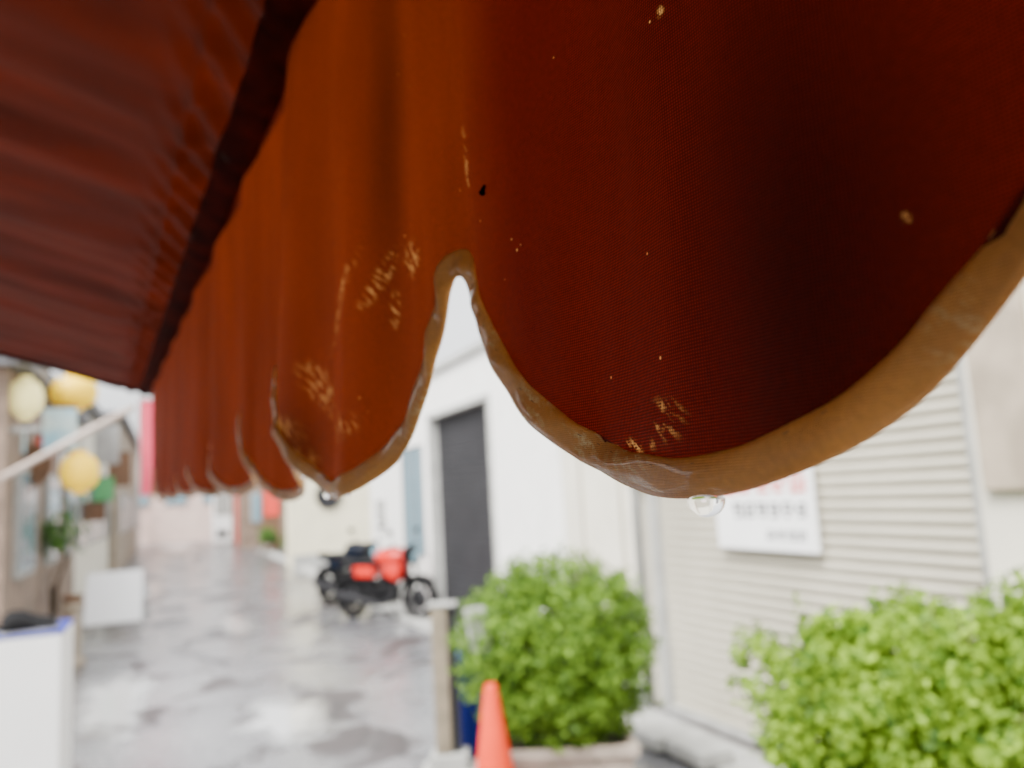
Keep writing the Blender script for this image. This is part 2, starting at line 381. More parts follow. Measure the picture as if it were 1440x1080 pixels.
M['trim'] = fabric('tan_bias_tape', (.92, .42, .09), (.54, .25, .05), [mk_(885,640,.02,.010,0,1), mk_(760,580,.014,.026,0,1), mk_(700,500,.01,.02,0,.8), mk_(450,670,.10,.014,0,1), mk_(600,560,.03,.03,0,.8), mk_(1340,460,.010,.012,0,.5), mk_(820,620,.012,.012,0,1)], tmix=.36, rough=.30, spec=.6, markc=(1,.88,.50), wc=(.95, 1.10), wetness=.6, wsc=520, fibre=(.92, 1.07), mamp=.9, drops=False, mscale=(2.2,.8,1))  # the spot list paints white-gold highlights into the tape colour
rows = []; uvs = []
NR = 46
for j in range(NR+1):
    r_ = []; u_ = []
    f = j/NR
    for (s_, zb) in path:
        z = zb + (ZT - zb)*f
        r_.append(P(s_, z)); u_.append((s_, z))
    rows.append(r_); uvs.append(u_)
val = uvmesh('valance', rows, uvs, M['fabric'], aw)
TW = .0081
cross = [(-.0010, 0), (-.0004, -.0010), (.0008, -.0017), (.0020, -.0021), (.0034, -.0022), (.0050, -.0020), (.0065, -.0016), (TW-.0003, -.0011), (TW, 0), (TW-.0004, .0011), (.0060, .0014), (.0022, .0015), (-.0004, .0010), (-.0010, 0)]
rows = []; uvs = []
for (a, d) in cross:
    r_ = []; u_ = []
    for i in range(1, len(path)-1):
        tx = path[i+1][0]-path[i-1][0]; tz = path[i+1][1]-path[i-1][1]; l = math.hypot(tx, tz); nx, nz = -tz/l, tx/l
        s_, zb = path[i]
        mid = math.exp(-((s_-.28)/.12)**2)
        wf = 1 + .16*mid
        pk = wf*(1 + .10*noise.noise(Vector((s_*60, 2, 2))) + .04*noise.noise(Vector((i*.22, 2, 6))))
        s2, z2 = s_ + nx*a*pk, zb + nz*a*pk
        gat = max(0, noise.noise(Vector((i*.035, 7, 1)))+.30 + .45*mid)*(.6 if s_ > .30 else 1)
        inner = max(0, min(1, a/.002))
        puck = (.0009*noise.noise(Vector((i*.30, a*90, 1))) + .0018*math.sin(i*.66 + a*260 + 2*noise.noise(Vector((i*.1, a*50, 3))))*gat*(1 if d < 0 else .3))*(.35+.65*inner)
        r_.append(P(s2, z2, d + puck)); u_.append((s2, z2))
    rows.append(r_); uvs.append(u_)
trim = uvmesh('trim', rows, uvs, M['trim'], aw); trim.parent = val
st = MB()
for i in range(2, len(path)-2):
    if path[i][0] > 1.0 or path[i][0] < -.1: continue
    tx = path[i+1][0]-path[i-1][0]; tz = path[i+1][1]-path[i-1][1]; l = math.hypot(tx, tz); nx, nz = -tz/l, tx/l
    if i % 2 == 0:
        a = TW - .0014
        s1, z1 = path[i][0]+nx*a, path[i][1]+nz*a; s2, z2 = s1 + tx/l*.0014, z1 + tz/l*.0014
        st.tube([P(s1, z1, -.0017)-parent_inv, P(s2, z2, -.0017)-parent_inv], .00013, 5)
sto = st.build('stitching', mat('tan_thread', (.40, .17, .045), .6, .1, 50, 0), val)
hs_, hz_ = sz(692, 270)
hb = MB(); n_ = 14
ring = []
for i in range(n_):
    a = 2*math.pi*i/n_; rr_ = .0022*(1 + .22*math.sin(3*a+1) + .12*math.sin(5*a))
    ring.append(P(hs_, hz_, -.0016) + V*(rr_*math.cos(a)*1.3) + Vector((0,0,rr_*math.sin(a)*.85)) - parent_inv)
hb.add(ring, [tuple(range(n_))])
hb.build('burn_hole', mat('char', (.004, .002, .002), .9, .1, 50, 0, spec=0), val)
SL = math.tan(R(16))
def CP(s, a):
    zz = ZT + a*SL
    k2 = max(0, min(1, (a-.05)/.06))
    sw = .0050*k2*math.sin(s*20 + 4.0*noise.noise(Vector((s*2, a*2, 0))) + a*3) + .0018*k2*math.sin(s*61 + 4*noise.noise(Vector((s*3, a*3, 8)))) + .016*noise.noise(Vector((s*3.5, a*3, 4)))*k2
    if a < .09:
        k = max(0, min(a/.02, (.09-a)/.035, 1))
        sw += .004*k*math.sin(s*90 + a*180 + 3*noise.noise(Vector((s*6, 0, 0)))) + .004*noise.noise(Vector((s*30, a*20, 1)))*k
    sw -= .003*math.exp(-((a-.060)/.004)**2)
    q = C0 + V*s + N*(D + (dlt(s, ZT) if a == 0 else dlt(s, ZT)*max(0, 1-a/.03)) - a)
    return q + Vector((0, 0, zz + sw + .013*max(0, s-.3)))
rows = []; uvs = []
As = [i*.003 for i in range(32)] + [.094+.02*i for i in range(1, 82)]
Ss = [-.8 + .005*i for i in range(651)]
for a in As:
    rows.append([CP(s_, a) for s_ in Ss]); uvs.append([(s_, a) for s_ in Ss])
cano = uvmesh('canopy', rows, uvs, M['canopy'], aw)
sm = []; su = []
for ds, dz in ((0, 0.002), (0.0, -.012), (-.006, -.012), (-.006, -.001)):
    sm.append([CP(2.448, a) + V*ds + Vector((0, 0, dz)) for a in As]); su.append([(2.448+ds, a+dz) for a in As])
uvmesh('end_hem', sm, su, M['canopy'], aw)
def barpt(s_, a, dz): return C0 + V*s_ + N*(D-a) + Vector((0,0,ZT + a*SL + dz + .013*max(0, s_-.3))) - parent_inv
fp = MB(); ss = [-.8+.01*i for i in range(325)]; nn = 20; vs = []
for s_ in ss:
    for k in range(nn):
        an = 2*math.pi*k/nn
        rw = .0150*(1 + .22*noise.noise(Vector((s_*12, k*.5, 2)))); rh = .0040
        vs.append(barpt(s_, .0170 + rw*math.cos(an), -.0030 + rh*math.sin(an)*(1+.35*noise.noise(Vector((s_*30, k, 5)))) ))
fp.add(vs, [(i*nn+k, i*nn+(k+1)%nn, (i+1)*nn+(k+1)%nn, (i+1)*nn+k) for i in range(len(ss)-1) for k in range(nn)])
fp.build('pocket_shade_strip', 'maroon', aw, True)  # dark strip standing in for the soft shadow along the valance fold
MB().tube([barpt(2.41, .03, .008), barpt(2.41, 1.7, .008)], .005, 12).build('side_arm', 'maroon', aw, True)

def drop(s_, z_, r_, down, up_, label, off=0):
    c = P(s_, z_, off); prof = []; nseg = 18
    for k in range(nseg+1):
        a = math.pi*k/nseg; zz = -math.cos(a); rad = math.sin(a)
        prof.append((0 if k in (0, nseg) else rad*r_, zz*(down if zz < 0 else up_)))
    o = MB().lathe(prof, n=32).build('water_drop', 'water', None, True, loc=c)
    return tag(o, label, 'water drop')
q = sz(1006, 700)
bz = min(path, key=lambda p: abs(p[0]-q[0]))[1]
drop(q[0], bz - .0014, .0041, .0038, .0012, 'large clear water drop hanging from the lowest point of the nearest scallop', .0)
small = [(462, 'small bright water drop hanging at the lowest point of the second scallop', .0024), (428, 'tiny water drop clinging to the left of the second scallop trim', .0015), (487, 'tiny water drop on the right of the second scallop bottom', .0015)]
def find_s(px):
    best = None
    for (s_, zb) in path:
        if .28 < s_ < .50:
            v = RM.transposed() @ (P(s_, zb) - C0); x = 720 + F*v.x/-v.z
            if best is None or abs(x-px) < best[0]: best = (abs(x-px), s_, zb)
    return best[1], best[2]
for px, lb_, rr_ in small:
    a, b_ = find_s(px); drop(a, b_-.0006, rr_, rr_*1.1, rr_*.6, lb_)

# ------------------------------------------------------------------ ground
g = MB().add([(-60,-40,0),(60,-40,0),(60,120,0),(-60,120,0)], [(0,1,2,3)]).build('ground', mat('city_ground', (.22,.22,.22), .8, .1, 1, .1), loc=(0,0,-.004)); tag(g, kind='structure')
g = MB().add([(-1.7,-12,0),(3.75,-12,0),(3.75,60,0),(-1.7,60,0)], [(0,1,2,3)]).build('road', 'road', loc=(0,0,0)); tag(g, kind='structure')
dr = MB()
for i in range(60): dr.box((3.0, -4+i*.6, .0), (3.36, -4+i*.6+.585, .035))
tag(dr.build('pavement', 'lgrey', bevel=.006), kind='structure')
def glare_puddle(px, py, rx, ry, seed, dz=0):
    q = gz(px, py); n_ = 48; vs = [(0,0,0)]; uvl = [(0,0)]
    for i in range(n_):
        a = 2*math.pi*i/n_; k = 1 + .55*noise.noise(Vector((math.cos(a)*1.6, math.sin(a)*1.6, seed))) + .15*noise.noise(Vector((math.cos(a)*6, math.sin(a)*6, seed)))
        vs.append((rx*k*math.cos(a), ry*k*math.sin(a), 0)); uvl.append((math.cos(a), math.sin(a)))
    o = MB().add(vs, [(0, 1+i, 1+(i+1)%n_) for i in range(n_)]).build('glare_puddle', 'glare_puddle', loc=(q.x, q.y, .004+dz)); tag(o, kind='structure')
    ul = o.data.uv_layers.new(name='uv')
    for l in o.data.loops: ul.data[l.index].uv = uvl[l.vertex_index]
glare_puddle(160, 985, .46, 1.7, 3); glare_puddle(205, 830, .55, 3.2, 8, .001); glare_puddle(250, 770, 1.1, 7.0, 12, .002)
glare_puddle(400, 1010, .45, .8, 15, .003); glare_puddle(330, 880, .35, 1.4, 19, .004)

# ------------------------------------------------------------------ right side buildings
XW = 3.5
b = empty('shuttered_shop', (XW, 3.8, 0), 'cream shop front on the right with closed roller shutter behind the clipped bushes', 'building')
Y0 = onx(1372, 600, XW).y; Y1 = onx(925, 850, XW).y
wl = MB()
pv = b.location
def lb(mb, lo, hi): mb.box([lo[i]-pv[i] for i in range(3)], [hi[i]-pv[i] for i in range(3)])
lb(wl, (XW+.12, Y0-.05, 0), (7, Y1+.1, 5.2)); lb(wl, (XW-.0, Y0, 2.75), (XW+.118, Y1, 5.2)); 
wl.build('wall', 'cream', b)
pil = MB(); lb(pil, (XW-.12, Y0-.62, 0), (7, Y0-.06, 5.2)); pil.build('pillar', 'cream', b, bevel=.01)
pil = MB(); lb(pil, (XW-.17, Y0-.40, onx(1400, 690, XW-.15).z), (XW-.122, Y0-.12, 4.2)); pil.build('pillar_cladding', 'beige', b, bevel=.01)
wl = MB(); lb(wl, (XW-.05, -4, 0), (7, Y0-.62, 5.2)); wl.build('side_wall', 'cream', b)
sl = MB(); z = .04
prof = []
while z < 2.74:
    for (dz, dx) in ((0, -.002), (.006, .010), (.014, .020), (.034, .026), (.050, .022), (.060, .008), (.066, -.002)):
        prof.append((XW+.06-dx, z+dz))
    z += .07
vs = []; 
for (x_, z_) in prof: vs += [Vector((x_, Y0+.03, z_))-pv, Vector((x_, Y1-.05, z_))-pv]
sl.add(vs, [(2*i, 2*i+1, 2*i+3, 2*i+2) for i in range(len(prof)-1)])
sh = sl.build('roller_shutter', 'shutter', b)
for yy in (Y0, Y1-.05):
    gb = MB(); lb(gb, (XW-.02, yy-.03, 0), (XW+.11, yy+.05, 2.75)); gb.build('shutter_guide', 'lgrey', b, bevel=.006)
gb = MB(); lb(gb, (XW-.0, Y0+.05, 0), (XW+.1, Y1-.08, .045)); gb.build('bottom_rail', 'lgrey', b, bevel=.006)
dp = empty('drain_pipe', (XW-.06, Y1+.12, 0), 'slim grey vertical drain pipe between the cream shutter and the plain cream wall', 'pipe')
MB().tube([(0,0,.04),(0,0,4.8)], .035, 12).build('pipe', 'lgrey', dp, True)
for z in (.5, 1.7, 3.0): MB().box((-.045,-.045,z),(.06,.045,z+.03)).build('bracket', 'lgrey', dp)
YW = onx(790, 700, XW).y
b2 = empty('cream_building', (XW, 6, 0), 'plain cream building between the roller shutter and the white building', 'building'); pv = b2.location
wl = MB(); lb(wl, (XW+.02, Y1+.105, 0), (7, YW-.01, 4.6)); wl.build('wall', 'cream', b2, bevel=.01)
for yy in (Y1+.45, Y1+1.15):
    gb = MB(); lb(gb, (XW-.005, yy, .06), (XW+.018, yy+.03, 4.4)); gb.build('wall_joint', 'shutter', b2)
gb = MB(); lb(gb, (XW-.01, Y1+.2, 0), (XW+.018, YW-.02, .18)); gb.build('plinth', 'lgrey', b2)
YE = 15.2
b3 = empty('white_building', (XW, 11, 0), 'low white building with wide charcoal door and narrow glass window beside the motorbikes', 'building'); pv = b3.location
YD0 = onx(697, 760, XW).y; YD1 = onx(612, 760, XW).y; ZD = onx(650, 574, XW).z
YG0 = onx(597, 700, XW).y; YG1 = onx(567, 700, XW).y
wl = MB()
lb(wl, (XW, YW, 0), (7.5, YD0, 3.45)); lb(wl, (XW, YD0, ZD), (7.5, YD1, 3.45)); lb(wl, (XW, YD1, 0), (7.5, YG0, 3.45))
lb(wl, (XW, YG0, 0), (7.5, YG1, .8)); lb(wl, (XW, YG0, 2.5), (7.5, YG1, 3.45)); lb(wl, (XW, YG1, 0), (7.5, YE, 3.45))
wl.build('wall', 'white', b3)
lm = MB(); lb(lm, (XW-.06, YW-.04, 3.452), (7.5, YE+.05, 3.56)); lm.build('parapet', 'lgrey', b3, bevel=.01)
dm = MB()
for k in range(int((ZD-.03)/.11)+1):
    z = .03+k*.11; lb(dm, (XW+.10, YD0+.005, z), (XW+.14, YD1-.005, min(z+.104, ZD-.002)))
dm.build('door', 'dshutter', b3, bevel=.004)
fr = MB()
lb(fr, (XW-.03, YD0-.07, 0), (XW+.09, YD0+.002, ZD+.07)); lb(fr, (XW-.03, YD1-.002, 0), (XW+.09, YD1+.07, ZD+.07)); lb(fr, (XW-.03, YD0+.003, ZD-.002), (XW+.09, YD1-.003, ZD+.07))
fr.build('door_frame', 'lgrey', b3)
wd = MB(); lb(wd, (XW+.02, YG0+.03, .83), (XW+.05, YG1-.03, 2.47)); wd_ = wd.build('window', 'glass', b3)
fr = MB(); 
for (ya, yb) in ((YG0, YG0+.05), ((YG0+YG1)/2-.02, (YG0+YG1)/2+.02), (YG1-.05, YG1)): lb(fr, (XW-.02, ya+.001, .8), (XW+.07, yb-.001, 2.5))
fo = fr.build('frame', 'grey', b3); fo.parent = wd_
ub = MB().box((-.1,-.14,-.2),(0,.14,.2)).build('meter_box', 'lgrey', bevel=.01, loc=(XW-.002, 14.2, 1.5)); tag(ub, 'small grey meter box mounted on the white wall above the motorbikes', 'meter box')

XS = XW - .02
c1 = onx(1003, 664, XS); c2 = onx(1003, 768, XS); c3 = onx(1152, 780, XS)
sg = empty('notice_sign', (XS, (c1.y+c3.y)/2, (c1.z+c2.z)/2), 'white notice sign with red and black lettering fixed on the roller shutter', 'sign')
pv = sg.location
sb = MB(); lb(sb, (XS-.004, c3.y, c2.z), (XS+.02, c1.y, c1.z+.06)); sb.build('board', 'paper', sg)
def glyphs(pxa, pya, pxb, pyb, n, m, seed):
    a = onx(pxa, pya, XS); c = onx(pxb, pyb, XS); rnd = random.Random(seed)
    g_ = MB(); H = a.z - c.z; W = (a.y - c.y)/n
    for i in range(n):
        y0 = a.y - W*i - W*.08; y1 = y0 - W*.84; x = XS-.0075
        t_ = H*.15
        for k in range(3):
            zz = a.z - H*(.06 + .36*k + rnd.uniform(-.04,.04))
            ya = y0 - rnd.choice([0, .1, .25])*W; yb_ = y1 + rnd.choice([0, .1, .25])*W
            g_.box([x+.0002*k-pv[0], yb_-pv[1], zz-t_-pv[2]], [x+.0025-pv[0], ya-pv[1], zz-pv[2]])
        for k in range(2):
            yy = y0 - W*(.15 + .5*k + rnd.uniform(-.08,.08))
            g_.box([x-.001-.0002*k-pv[0], yy-t_*.9-pv[1], c.z+H*rnd.choice([0,.1,.4])-pv[2]], [x+.002-pv[0], yy-pv[1], a.z-H*rnd.choice([0,.05,.3])-pv[2]])
    g_.build('lettering', m, sg)
glyphs(1012, 668, 1138, 694, 5, 'inkred', 1); glyphs(1030, 706, 1138, 730, 6, 'inkblack', 2); glyphs(1078, 745, 1138, 762, 4, 'inkblack', 3)

# ------------------------------------------------------------------ foliage
def leaves(mb, c, rad, ncl, nl, ls, spread, seed, up=.0, lump=.22):
    rnd = random.Random(seed); c = Vector(c)
    for i in range(ncl):
        while True:
            d = Vector((rnd.gauss(0,1), rnd.gauss(0,1), rnd.gauss(0,1)))
            if d.length > .1: break
        d.normalize()
        if d.z < -.85: continue
        k = (rnd.random()**.35) * (.92 + lump*noise.noise(d*2.2 + Vector((seed, 0, 0))) + .12*noise.noise(d*6 + Vector((seed, 3, 0))))
        cc = c + Vector((d.x*rad[0], d.y*rad[1], d.z*rad[2]))*k
        ax = (d + Vector((rnd.uniform(-.5,.5), rnd.uniform(-.5,.5), rnd.uniform(-.2,.6)+up))).normalized()
        for j in range(nl):
            q = cc + ax*rnd.uniform(-.5, 1)*spread + Vector((rnd.gauss(0,1), rnd.gauss(0,1), rnd.gauss(0,1)))*spread*.42
            n_ = (ax*.5 + Vector((rnd.uniform(-1,1), rnd.uniform(-1,1), rnd.uniform(-.3,1)))).normalized()
            a = n_.cross(Vector((rnd.uniform(-1,1), rnd.uniform(-1,1), rnd.uniform(-1,1)))).normalized(); b_ = n_.cross(a)
            L_ = ls*rnd.uniform(.6, 1.25); W_ = L_*.30
            mb.add([q - a*L_*.5, q + b_*W_ + n_*L_*.06, q + a*L_*.5, q - b_*W_ + n_*L_*.06], [(0,1,2,3)])
def stems(mb, base, c, rad, n, seed, r0=.02):
    rnd = random.Random(seed); base = Vector(base); c = Vector(c)
    for i in range(n):
        d = Vector((rnd.gauss(0,1), rnd.gauss(0,1), rnd.gauss(.2,1))).normalized()
        e = c + Vector((d.x*rad[0], d.y*rad[1], d.z*rad[2]))*.85
        mid = (base + c)/2 + Vector((rnd.uniform(-.06,.06), rnd.uniform(-.06,.06), 0))
        mb.tube([base, mid, mid.lerp(e, .5), e], [r0, r0*.6, r0*.35, r0*.12], 6)
def planter(o, hw, hd, h):
    mb = MB(); rings = [(hw*.88,hd*.88,0),(hw,hd,h-.06),(hw+.025,hd+.025,h-.058),(hw+.025,hd+.025,h),(hw-.02,hd-.02,h),(hw-.03,hd-.03,h-.06)]
    vs = []
    for (x,y,z) in rings: vs += [(-x,-y,z),(x,-y,z),(x,y,z),(-x,y,z)]
    fs = [(3,2,1,0)] + [(i*4+k, i*4+(k+1)%4, i*4+4+(k+1)%4, i*4+4+k) for i in range(5) for k in range(4)]
    pt = mb.add(vs, fs).build('planter', 'terra', o, bevel=.008)
    MB().box((-hw+.035,-hd+.035,h-.09),(hw-.035,hd-.035,h-.05)).build('soil', 'soil', pt)
p1 = ond(782, 906, 4.5)
o = empty('potted_bush', (p1.x, p1.y, 0), 'round dense green clipped bush in a pale boxy planter behind the orange cone', 'potted bush', None, -PSI)
lf = MB(); leaves(lf, (0,0,p1.z), (.59,.59,.53), 2100, 15, .034, .045, 11, lump=.10)
leaves(lf, (0,-.02,p1.z-.30), (.46,.46,.26), 500, 15, .034, .045, 14, lump=.12)
lf.build('foliage', 'leaf_a', o)
st_ = MB(); stems(st_, (0,0,.33), (0,0,p1.z), (.56,.56,.5), 40, 5); st_.build('stem', 'bark', o, True)
planter(o, .36, .30, .40)
p2 = ond(1355, 985, 3.0)
o = empty('potted_bush', (p2.x, p2.y, 0), 'bright yellow-green leafy bush with uneven shoots at the right, nearest the camera', 'potted bush', None, -PSI)
lf = MB()
leaves(lf, (-.08,0,p2.z-.08), (.74,.52,.46), 2000, 16, .040, .052, 23, up=.2, lump=.14)
leaves(lf, (.70,.05,p2.z-.03), (.52,.48,.49), 1200, 16, .040, .052, 27, up=.2, lump=.14)
rnd = random.Random(4)
for i in range(100):
    x = rnd.uniform(-.72, 1.1); y = rnd.uniform(-.45, .45)
    k = max(0, 1-((x-.15)/1.0)**2*.95); top = p2.z + .36*math.sqrt(k)*(1 - .5*(y/.5)**2) + rnd.uniform(-.12, .05)
    leaves(lf, (x, y, top), (.06,.06,.08), 6, 10, .038, .036, 100+i, up=.5)
lf.build('foliage', 'leaf_b', o)
st_ = MB(); stems(st_, (0,0,.3), (0,0,p2.z), (.7,.55,.48), 46, 6); stems(st_, (.4,0,.3), (.75,0,p2.z), (.5,.5,.45), 30, 9); st_.build('stem', 'bark', o, True)
planter(o, .62, .30, .42)

q = ond(690, 962, 4.0); ch = q.z
o = empty('traffic_cone', (q.x, q.y, 0), 'orange traffic cone standing in front of the round potted bush', 'traffic cone')
MB().lathe([(.165,.03),(.155,.05),(.12,.22),(.032,ch-.01),(.028,ch),(.018,ch),(.016,ch-.02)], n=32).build('cone', 'orange', o, True)
MB().box((-.19,-.19,0),(.19,.19,.03)).build('base', 'orange', o, bevel=.01)
pb = ond(630, 1052, 5.0); pt_ = ond(628, 856, 5.0)
o = empty('barrier_post', (pb.x, pb.y, 0), 'weathered square post with a grey concrete foot left of the round bush', 'post', None, -PSI)
hz = pt_.z
MB().box((-.070,-.045,.14),(.03,.045,hz)).build('post', mat('weathered_post', (.26,.215,.15), .6, .2, 8, .2), o, bevel=.006)
MB().box((-.080,-.055,hz+.001),(.095,.055,hz+.025)).build('cap', 'lgrey', o, bevel=.005)
MB().box((.035,-.02,.14),(.085,.02,hz-.01)).build('side_rail', 'dshutter', o, bevel=.004)
ft = MB(); ft.box((-.17,-.15,0),(.19,.15,.05)); ft.box((-.11,-.10,.05),(.13,.10,.14)); ft.build('foot', 'lgrey', o, bevel=.012)
q = ond(672, 885, 4.35)
o = empty('hanging_plate', (q.x, q.y, q.z), 'small blank grey plate on a thin stake at the left side of the round bush', 'plate', None, -PSI)
MB().box((-.060,-.006,-.12),(.060,.006,.12), Matrix.Rotation(-.12,3,'Y')).build('plate', 'lgrey', o, bevel=.004)
MB().tube([(0,.012,-q.z),(0,.012,.1)], .008, 8).build('stake', 'grey', o)
q = ond(655, 965, 5.3); zt = ond(652, 925, 5.3).z
o = empty('blue_bin', (q.x+.05, q.y, 0), 'dark blue plastic bin half hidden between the post and the round bush', 'bin')
MB().lathe([(.10,0),(.13,zt-.05),(.145,zt-.05),(.145,zt),(.125,zt),(.11,.05)], n=20).build('body', 'blue', o, True)
MB().lathe([(.15,zt+.002),(.14,zt+.03),(.03,zt+.05)], n=20).build('lid', 'blue', o, True)
for px, py, lbl in ((925, 1052, 'low grey concrete block on the kerb under the drain pipe'), (985, 1075, 'low grey concrete block on the kerb below the shutter beside the bright bush')):
    q = gz(px, py); bb_ = MB().box((-.12,-.19,0),(.12,.19,.09)).build('concrete_block', 'lgrey', bevel=.015, loc=(min(q.x, 3.2), q.y, .036)); tag(bb_, lbl, 'block', 'concrete blocks at the shutter foot')

# ------------------------------------------------------------------ motorbikes
def motorbike(paint, seatm, loc, rz, label, group='motorbikes parked against the white building'):
    o = empty('motorbike', loc, label, 'motorbike', group, rz)
    for x in (-.62, .64):
        w_ = MB().lathe([(.045,-.06),(.05,-.05),(.05,.05),(.045,.06)], n=16, axis='Y')
        for k in range(10):
            a = k*math.pi/5; w_.tube([(.04*math.cos(a), .02*(-1)**k, .04*math.sin(a)), (.235*math.cos(a+.15), 0, .235*math.sin(a+.15))], .005, 5)
        w_ = w_.build('wheel', 'black', o, True, loc=(x,0,.30))
        MB().torus((0,0,0), .25, .058, 'Y', 36, 10).build('tyre', 'dark', w_, True)
        MB().torus((0,0,0), .222, .018, 'Y', 36, 6).build('rim', 'black', w_, True)
        MB().lathe([(.03,-.03),(.15,-.03),(.15,-.025),(.03,-.025)], n=20, axis='Y').build('brake_disc', 'dshutter', w_, True)
    f = MB()
    f.tube([(.50,0,.88),(.42,0,.62),(.25,0,.34),(-.1,0,.30),(-.22,0,.5)], .022); f.tube([(.48,0,.84),(.1,0,.80),(-.3,0,.70),(-.62,0,.72)], .020)
    for s_ in (-1,1): f.tube([(-.15,.08*s_,.36),(-.62,.09*s_,.30)], .02); f.tube([(-.62,.09*s_,.32),(-.45,.10*s_,.70)], .022)
    f.build('frame', 'black', o, True)
    fk = MB()
    for s_ in (-1,1): fk.tube([(.64,.09*s_,.30),(.47,.09*s_,.92)], .026)
    fk.box((.42,-.11,.86),(.52,.11,.90)); fk.build('fork', 'black', o, True)
    hbm = MB().tube([(.34,-.36,1.02),(.40,-.22,1.04),(.46,-.08,.95),(.46,.08,.95),(.40,.22,1.04),(.34,.36,1.02)], .013); hbo = hbm.build('handlebar', 'black', o, True)
    for s_ in (-1,1):
        MB().tube([(.40,.24*s_,1.035),(.33,.37*s_,1.015)], .019).build('grip', 'dark', hbo, True)
        mm = MB().tube([(.40,.22*s_,1.04),(.40,.30*s_,1.20)], .006); mm.ell((.39,.31*s_,1.24),(.012,.065,.045)); mm.build('mirror', 'black', o, True)
    e = MB().box((-.12,-.11,.24),(.20,.11,.46)); e.box((.04,-.08,.46),(.20,.08,.64), Matrix.Rotation(.3,3,'Y'))
    for k in range(5): e.box((.02,-.10,.475+k*.033),(.23,.10,.487+k*.033))
    e.box((-.42,-.09,.34),(-.14,.09,.56))
    e.lathe([(.0,-.14),(.10,-.14),(.10,.14),(0,.14)], (-.02,0,.37), 16, 'Y'); e.build('engine', 'black', o, bevel=.008)
    tk = MB().ell((.18,0,.87),(.31,.18,.16)); tk.build('fuel_tank', paint, o, True)
    fa = MB().box((.10,-.17,.56),(.40,.17,.80), Matrix.Rotation(.35,3,'Y')).build('fairing', paint, o, bevel=.07)
    sp = MB().box((-.52,-.11,.58),(-.12,.11,.76)); sp.build('side_panel', paint, o, bevel=.04)
    s1 = MB().box((-.62,-.13,.762),(0,.13,.84)).build('seat', seatm, o, bevel=.035)
    tl = MB().box((-.80,-.09,.74),(-.56,.09,.84), Matrix.Rotation(.25,3,'Y')).build('tail_cowl', 'black', o, bevel=.03)
    MB().ell((-.81,0,.80),(.02,.06,.03)).build('tail_light', 'red', tl, True)
    for x, a0, a1, nm in ((.64, 40, 150, 'front_fender'), (-.62, 30, 165, 'rear_fender')):
        fm = MB(); vs = []; n_ = 12
        for k in range(n_+1):
            a = R(a0 + (a1-a0)*k/n_)
            for y_, dr_ in ((-.075,-.02),(-.05,.0),(.05,.0),(.075,-.02)): vs.append((x+(.335+dr_)*math.cos(a), y_, .30+(.335+dr_)*math.sin(a)))
        fm.add(vs, [(k*4+j, k*4+j+1, k*4+j+5, k*4+j+4) for k in range(n_) for j in range(3)]); fm.build(nm, 'black', o, True)
    hl = MB().lathe([(.03,-.10),(.09,-.05),(.10,.02),(.10,.05)], (.56,0,.86), 20, 'X').build('headlight', 'black', o, True)
    MB().lathe([(.095,.051),(.07,.065),(0.0,.07)], (.56,0,.86), 20, 'X').build('lens', 'glass', hl, True)
    cw = MB().ell((.50,0,.95),(.10,.14,.09)); cw.build('front_cowl', 'black', o, True)
    MB().tube([(.20,-.08,.50),(.26,-.13,.34),(.05,-.15,.22),(-.30,-.16,.27),(-.78,-.17,.36)], [.02,.02,.025,.045,.05]).build('exhaust', 'dshutter', o, True)
    MB().tube([(-.02,.12,.28),(.02,.28,.02)], .012).build('kickstand', 'black', o)
    return o
gq = gz(542, 870)
motorbike('red', 'dark', (gq.x, gq.y, 0), R(-54), 'red-bodied motorbike parked nearest beside the white building')
gq = gz(498, 852)
motorbike('navy', 'dark', (gq.x, gq.y+.1, 0), R(-62), 'dark motorbike parked on the far left side of the red-bodied one')
gq = gz(152, 800)
motorbike('navy', 'dark', (gq.x, gq.y, 0), R(80), 'dark motorbike parked on the left behind the blank white board', 'motorbikes on the left')

